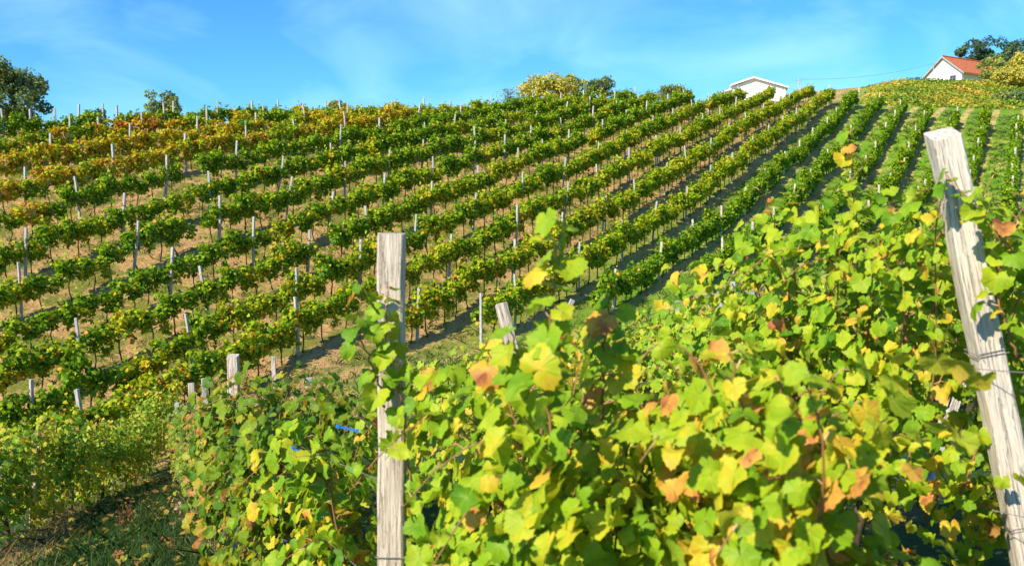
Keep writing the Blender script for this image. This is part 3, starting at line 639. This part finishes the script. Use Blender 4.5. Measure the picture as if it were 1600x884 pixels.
# far slope
N = 110000; nt_ = 14000; kt = rs.randint(0, nt_, N); xr = (-46 + 50*rs.rand(nt_))[kt] + rs.normal(0, .11, N); yr = (14 + 80*rs.rand(nt_)**.8)[kt] + rs.normal(0, .14, N); P2 = xr[:, None]*EX + yr[:, None]*EY; fr = ((xr + .7 - .3)/2.3) % 1; un = np.minimum(fr, 1-fr)
tt = np.clip(rs.normal(.50, .10, N) + rs.normal(0, .16, nt_)[kt] + (un < .2)*.25 - (xr > -16)*.05, 0, 1); keep = (un > .2) | (rs.rand(N) < .15)
pts = np.stack([P2[:, 0], P2[:, 1], ground(P2[:, 0], P2[:, 1])], 1)[keep]
blades('grass', pts, .20, .020, tt[keep], M_GRASS, rs, 'grass and dry straw between the far vine rows', 'grass', lean=.6)
# leaf litter and straw under the near rows
N = 5000; y = 3.5 + 13*rs.rand(N); sd_ = rs.choice([0, 1], N); x = np.where(sd_, -.55, -2.65) - .41*(y-2.9) + rs.normal(0, .22, N); pts = np.stack([x, y, ground(x, y)+.01], 1)
blades('dry_straw', pts, .10, .004, np.clip(rs.normal(.9, .1, N), 0, 1), M_GRASS, rs, 'dry straw along the foot of the near vines', 'straw', lean=1.3)

# fallen leaves
N = 900; y = 4 + 16*rs.rand(N)**1.1; x = -1.6 - .41*(y-2.9) + rs.normal(0, .95, N)
me = leaves('fallen_leaves', T2, np.stack([x, y, ground(x, y)+rs.uniform(.03, .11, N)], 1), rs.normal(0, .35, (N, 3)) + [0, 0, 1], rs.normal(0, 1, (N, 3)), rs.uniform(.03, .06, N), rs.uniform(.74, 1, N), rs, .5)
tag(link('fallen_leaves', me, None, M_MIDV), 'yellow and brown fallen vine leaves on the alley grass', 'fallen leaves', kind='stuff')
# weeds in the alley
def weed(base, seed, label, h, mat, tint, n=60, spread=.12):
    rs_ = np.random.RandomState(seed); z = gz(*base); e = empty('weed', (base[0], base[1], z)); b_ = MB(); pos = []
    for s_ in range(9):
        a = rs_.uniform(0, 6.28); l = rs_.uniform(.3, 1)*spread; hh = h*rs_.uniform(.6, 1); b_.tube([(0, 0, -.02), (cos(a)*l*.4, sin(a)*l*.4, hh*.5), (cos(a)*l, sin(a)*l, hh)], [.003, .0025, .001], 4)
        for q in range(n//9): f = rs_.uniform(.25, 1); pos.append((cos(a)*l*f + rs_.normal(0, .015), sin(a)*l*f + rs_.normal(0, .015), hh*f))
    b_.build('stem', M_BARK if tint > .9 else M_GRASS, e); pos = np.array(pos); N_ = len(pos)
    link('leaf', leaves('leaf', T3, pos, rs_.normal(0, 1, (N_, 3)) + [0, 0, .5], rs_.normal(0, 1, (N_, 3)) + [0, 0, .8], rs_.uniform(.012, .028, N_), np.full(N_, tint), rs_, .3), e, mat); tag(e, label, 'weed')
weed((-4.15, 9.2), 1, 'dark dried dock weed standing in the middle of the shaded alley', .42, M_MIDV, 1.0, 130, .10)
weed((-3.35, 8.8), 2, 'pale dry grass tussock at the right edge of the shaded alley', .36, M_GRASS, .95, 120, .22)
weed((-3.75, 7.9), 3, 'low blue green weed in the front of the shaded alley', .22, M_GRASS, .3, 120, .25)

# ------------------------------------------------------------------ trees
def tree(u, vtop, d, wpx, label, seed, modec, ht=None, name='tree', nl=3500, ls=.2, group='trees behind the crest', flat=1.0, vb=None, sparse=1.0, trunkcol=None):
    ls *= .85; nl = int(nl*1.35)
    rs_ = np.random.RandomState(seed); Tp = at(u, vtop, d); z = gz(Tp[0], Tp[1]); H = Tp[2] - z
    if ht: H = ht
    rad = wpx*.5*d/1392; nl = int(nl*1.25); ls *= 1.1; e = empty(name, (Tp[0], Tp[1], z)); ch = min(H*.82, rad*2.1*flat); c0 = H - ch/2
    b_ = MB(); b_.tube([(0, 0, -.3), (.05*rad, .02, H*.35), (0, .05, H*.8)], [H*.035, H*.026, H*.008], 7); C = []; nb = 30
    for k in range(nb):
        a = k*2.4 + rs_.uniform(-.3, .3); f = rs_.uniform(.0, 1); el = (f-.5)*2; rr = rad*math.sqrt(max(.05, 1-el*el*.92))*rs_.uniform(.50, .92)
        p = np.array([cos(a)*rr, sin(a)*rr, c0 + el*ch*.44]); C.append(p); hb = H*(.25 + .4*f)
        b_.tube([(0, 0, hb), (p[0]*.5, p[1]*.5, (hb+p[2])/2 + .1), tuple(p)], [H*.010, H*.006, H*.002], 5)
    for k in range(20): C.append(np.array([rs_.normal(0, rad*.35), rs_.normal(0, rad*.35), c0 + rs_.uniform(-.4, .46)*ch]))
    C = np.array(C); C += rs_.normal(0, rad*.09, C.shape); k = rs_.randint(0, len(C), nl); s_ = rs_.uniform(.18, .38, len(C))*rad*(1.0 if sparse == 1 else .8)
    off = nrm(rs_.normal(0, 1, (nl, 3)))*rs_.uniform(.35, 1, (nl, 1))**.6*sparse; pos = C[k] + off*s_[k][:, None]*[1, 1, .8]
    lo_, sp_ = modec; tt = np.clip(rs_.normal(lo_, sp_, nl) + rs_.normal(0, .06, len(C))[k], 0, 1)
    nl_ = nl; me = leaves('crown', T3, pos, off + [0, 0, .4] + rs_.normal(0, .5, (nl, 3)), rs_.normal(0, 1, (nl, 3)), rs_.uniform(.6, 1.3, nl)*ls, tt, rs_, .3)
    b_.build('trunk', M_BARK, e, True); link('crown', me, e, M_TREE); tag(e, label, 'tree', group); return e
tree(14, 106, 84, 118, 'large dark green tree at the far left behind the crest', 1, (.36, .14), nl=5500, ls=.17)
tree(254, 146, 92, 60, 'round grey green tree above the orange vines at left', 2, (.46, .12), nl=2600, ls=.15)
tree(150, 171, 95, 36, 'small dark bush on the horizon right of the large left tree', 3, (.2, .1), nl=800, ls=.13)
tree(527, 157, 120, 36, 'small olive treetop just left of the twin leaning posts', 4, (.55, .12), nl=1200, ls=.18)
tree(616, 162, 120, 34, 'small olive treetop on the horizon above the centre left rows', 5, (.58, .12), nl=1200, ls=.18)
tree(796, 140, 112, 60, 'thin nearly bare grey tree left of the yellow tree', 6, (.40, .1), nl=700, ls=.11, sparse=1.3)
tree(850, 122, 112, 92, 'broad pale yellow tree on the crest at centre', 7, (.76, .08), nl=4200, ls=.19)
tree(892, 122, 118, 60, 'olive tree between the yellow tree and the round green tree', 8, (.60, .1), nl=2400, ls=.18)
tree(936, 120, 116, 54, 'round dark green tree right of the yellow tree', 9, (.40, .1), nl=2800, ls=.17)
tree(1052, 133, 118, 56, 'low olive bush on the crest left of the white building', 10, (.55, .12), nl=1500, ls=.16)
tree(1524, 66, 175, 62, 'dark pine behind the red roofed house', 11, (.10, .08), nl=3000, ls=.26, flat=.8)
tree(1584, 68, 172, 58, 'dark pine at the right edge behind the red roofed house', 12, (.10, .08), nl=3000, ls=.26, flat=.8)
tree(1555, 84, 165, 40, 'small bright green tree between the two pines', 15, (.5, .08), nl=1500, ls=.22)
tree(1553, 92, 122, 44, 'pale green young tree in front of the red roofed house', 13, (.62, .1), nl=2600, ls=.15)
tree(1592, 92, 108, 62, 'golden yellow tree at the right edge below the house', 14, (.78, .08), nl=4200, ls=.16)
tree(1582, 148, 96, 56, 'dark green shrub under the golden tree at the right edge', 16, (.35, .2), nl=2200, ls=.14)
# overgrown bank of autumn creepers under the house
N = 26000; u = rs.uniform(1330, 1640, N); d = rs.uniform(89, 127, N); X_ = (u-800)/1392*d; Z_ = ground(X_, d)
lump = np.sin(X_*.9)*np.sin(d*.6+X_*.3) + .6*np.sin(X_*2.3+d*1.7); hh = np.clip(.5 + .35*lump, .12, 1.4)*rs.rand(N)**.5*np.clip((d-86)/6, .15, 1)*np.clip((127.5-d)/16, .12, 1)*np.clip((u-1338)/60, .1, 1)
tt = np.clip(.50 + .20*np.sin(X_*.55+1)*np.sin(d*.35) + .10*np.sin(X_*1.7+d*.9) + rs.normal(0, .12, N) + (rs.rand(N) < .1)*.3 - (d > 113)*.3, .05, 1)
kp = (rs.rand(N) < np.clip((u-1335)/40, 0, 1))
me = leaves('ground_cover', T3, np.stack([X_, d, Z_+hh], 1)[kp], (rs.normal(0, .5, (N, 3)) + [0, -.3, .8])[kp], rs.normal(0, 1, (N, 3))[kp], rs.uniform(.09, .2, N)[kp], tt[kp], rs, .3)
tag(link('ground_cover', me, None, leaf_mat('creeper_leaf', [(0, (.03, .07, .01)), (.35, (.12, .22, .015)), (.6, (.32, .36, .03)), (.78, (.60, .42, .05)), (.92, (.50, .20, .05)), (1, (.25, .08, .03))], False, .25)), 'yellow and rust coloured creepers covering the bank below the house', 'ground cover', kind='stuff')

# ------------------------------------------------------------------ buildings
M_WALL = flat_mat('white_render', (.72, .70, .66), (.82, .80, .76), 1.3, .9, bmp=.1)
M_WALLB = flat_mat('beige_render', (.62, .54, .42), (.70, .62, .50), 1.3, .9, bmp=.1)
M_TRIM = flat_mat('grey_trim', (.22, .24, .28), (.32, .34, .38), 4, .7, bmp=0)
M_WHITE = flat_mat('white_metal', (.74, .75, .76), (.80, .81, .82), 4, .45, bmp=0)
M_GLASS = flat_mat('dark_glass', (.02, .025, .03), (.04, .05, .06), 3, .15, bmp=0)
m, t, b, o = material('roof_tiles')
wv = t.nodes.new('ShaderNodeTexWave'); wv.bands_direction = 'X'; wv.inputs['Scale'].default_value = 1.6; wv.inputs['Distortion'].default_value = .3; tcn = t.nodes.new('ShaderNodeTexCoord'); t.links.new(tcn.outputs['Object'], wv.inputs[0])
t.links.new(mixc(t, math_(t, 'MULTIPLY', wv.outputs['Fac'], .3), ramp(t, [(.3, (.42, .10, .035)), (.7, (.62, .18, .06))], noise(t, 2.2, 5)), (.25, .06, .03)), b.inputs['Base Color']); b.inputs['Roughness'].default_value = .85; bump(t, b, wv.outputs['Fac'], .5, .08); M_ROOF = m
def prism(mb, prof, x0, x1):     # profile in (y,z), extruded along x
    n = len(prof); mb.add([(x0, y, z) for y, z in prof] + [(x1, y, z) for y, z in prof], [tuple(range(n)), tuple(range(2*n-1, n-1, -1))] + [(k, n+k, n+(k+1) % n, (k+1) % n) for k in range(n)])
# red roofed house: x = along the ridge, y = across (+y = left/back)
hb = at(1502, 131, 146); h1 = empty('house', (hb[0], hb[1], hb[2]-.25), R(34))
W_, Ln, zr, zeR, zeL = 7.0, 12.0, 4.75, 2.25, 1.15
yr_ = W_*.46
wl = MB(); prism(wl, [(0, -2.0), (0, zeR), (yr_, zr), (W_, zeL), (W_, -2.0)], 0, Ln); wl.build('wall', M_WALL, h1)
sw = MB(); sw.box(.02, Ln-.02, -.02, -.003, -1.5, zeR-.05); sw.build('side_wall_render', M_WALLB, h1)
slR = (zr-zeR)/yr_; slL = (zr-zeL)/(W_-yr_); rf = MB()
prism(rf, [(-.55, zeR-.55*slR+.04), (-.55, zeR-.55*slR+.22), (yr_, zr+.24), (W_+.6, zeL-.6*slL+.22), (W_+.6, zeL-.6*slL+.04), (yr_, zr+.04)], -.45, Ln+.45); rr = rf.build('roof', M_ROOF, h1)
fb = MB(); prism(fb, [(-.60, zeR-.6*slR-.06), (-.60, zeR-.6*slR+.20), (yr_, zr+.21), (W_+.65, zeL-.65*slL+.20), (W_+.65, zeL-.65*slL-.06), (yr_, zr-.07)], -.50, -.452); fb.build('fascia', M_TRIM, rr)
rdg = MB(); rdg.tube([(-.45, yr_, zr+.27), (Ln+.45, yr_, zr+.27)], .13, 8); rdg.build('ridge_tiles', M_ROOF, rr)
wn_ = MB(); wn_.box(-.05, -.003, .9, 1.95, .85, 1.75); wi = wn_.build('window', M_TRIM, h1)
pn = MB()
for k in range(2):
    for q in range(2): pn.box(-.07, -.052, .97+k*.48, 1.40+k*.48, .91+q*.40, 1.25+q*.40)
pn.build('pane', M_GLASS, wi)
dr_ = MB(); dr_.box(-.05, -.003, 3.1, 3.4, .3, 1.4); dr_.build('window', M_GLASS, h1)
ch_ = MB(); ch_.box(6.2, 6.8, W_*.6, W_*.6+.5, 3.2, 5.1)
tag(h1, 'white gabled house with orange red tile roof on the hilltop at right', 'house')
# white building behind the crest: gable towards the camera
hb = at(1183, 150, 122); h2 = empty('building', (hb[0], hb[1], hb[2]-.5), R(-12)); s_ = 122/1392
px = lambda u_, v_: ((u_-1183)*s_, (150-v_)*s_+.3)
wl = MB(); prf = [px(1146, 170), px(1146, 133), px(1177, 121.5), px(1225, 137), px(1225, 170)]
n = len(prf); wl.add([(a_, 0, c_) for a_, c_ in prf] + [(a_, 5, c_) for a_, c_ in prf], [tuple(range(n)), tuple(range(2*n-1, n-1, -1))] + [(k, (k+1) % n, n+(k+1) % n, n+k) for k in range(n)]); wl.build('wall', M_WALL, h2)
rf = MB(); prf = [px(1142, 132.5), px(1142, 130), px(1177, 118.5), px(1229, 135), px(1229, 137.2), px(1177, 121.2)]
rf.add([(a_, -.5, c_) for a_, c_ in prf] + [(a_, 5.5, c_) for a_, c_ in prf], [tuple(range(n+1)), tuple(range(2*n+1, n, -1))] + [(k, (k+1) % 6, 6+(k+1) % 6, 6+k) for k in range(6)]); rf.build('roof', M_WHITE, h2)
an = MB(); prf = [px(1132, 170), px(1132, 141.5), px(1145.5, 137), px(1145.5, 170)]
an.add([(a_, .6, c_) for a_, c_ in prf] + [(a_, 4, c_) for a_, c_ in prf], [(0, 1, 2, 3), (7, 6, 5, 4)] + [(k, (k+1) % 4, 4+(k+1) % 4, 4+k) for k in range(4)]); ao = an.build('annex', M_WALLB, h2)
ar = MB(); prf = [px(1127, 142.5), px(1127, 141), px(1145.8, 134.5), px(1145.8, 136.5)]
ar.add([(a_, .2, c_) for a_, c_ in prf] + [(a_, 4.4, c_) for a_, c_ in prf], [(0, 1, 2, 3), (7, 6, 5, 4)] + [(k, (k+1) % 4, 4+(k+1) % 4, 4+k) for k in range(4)]); ar.build('annex_roof', M_WHITE, ao)
tag(h2, 'low white gabled building with annex half hidden behind the crest', 'building')
# power line
def pole(u, v, d, label, r=.09):
    T_ = at(u, v, d); z = gz(T_[0], T_[1]); z = min(z, T_[2]-2); e = empty('utility_pole', (T_[0], T_[1], z)); b_ = MB(); h = T_[2]-z
    b_.tube([(0, 0, -.3), (0, 0, h)], [r, r*.7], 8); b_.build('shaft', M_POST, e); c_ = MB(); c_.box(-.35, .35, -.04, .04, h-.22, h-.12)
    for x in (-.3, .3): c_.tube([(x, 0, h-.12), (x, 0, h+.02)], .04, 6)
    c_.build('crossarm', M_TRIM, e); tag(e, label, 'utility pole'); return T_
t1 = pole(1248, 124, 112, 'thin utility pole on the crest right of the white building'); t2 = pole(1459, 99, 138, 'thin utility pole in front of the red roofed house gable')
b_ = MB(); pts = []
for f in np.linspace(0, 1, 24): q = t1*(1-f) + t2*f; q[2] -= 1.25*4*f*(1-f)*.55; pts.append(q)
b_.tube(pts, .022, 5); tag(b_.build('power_cable', M_TRIM), 'dark sagging cable between the two utility poles against the sky', 'cable')
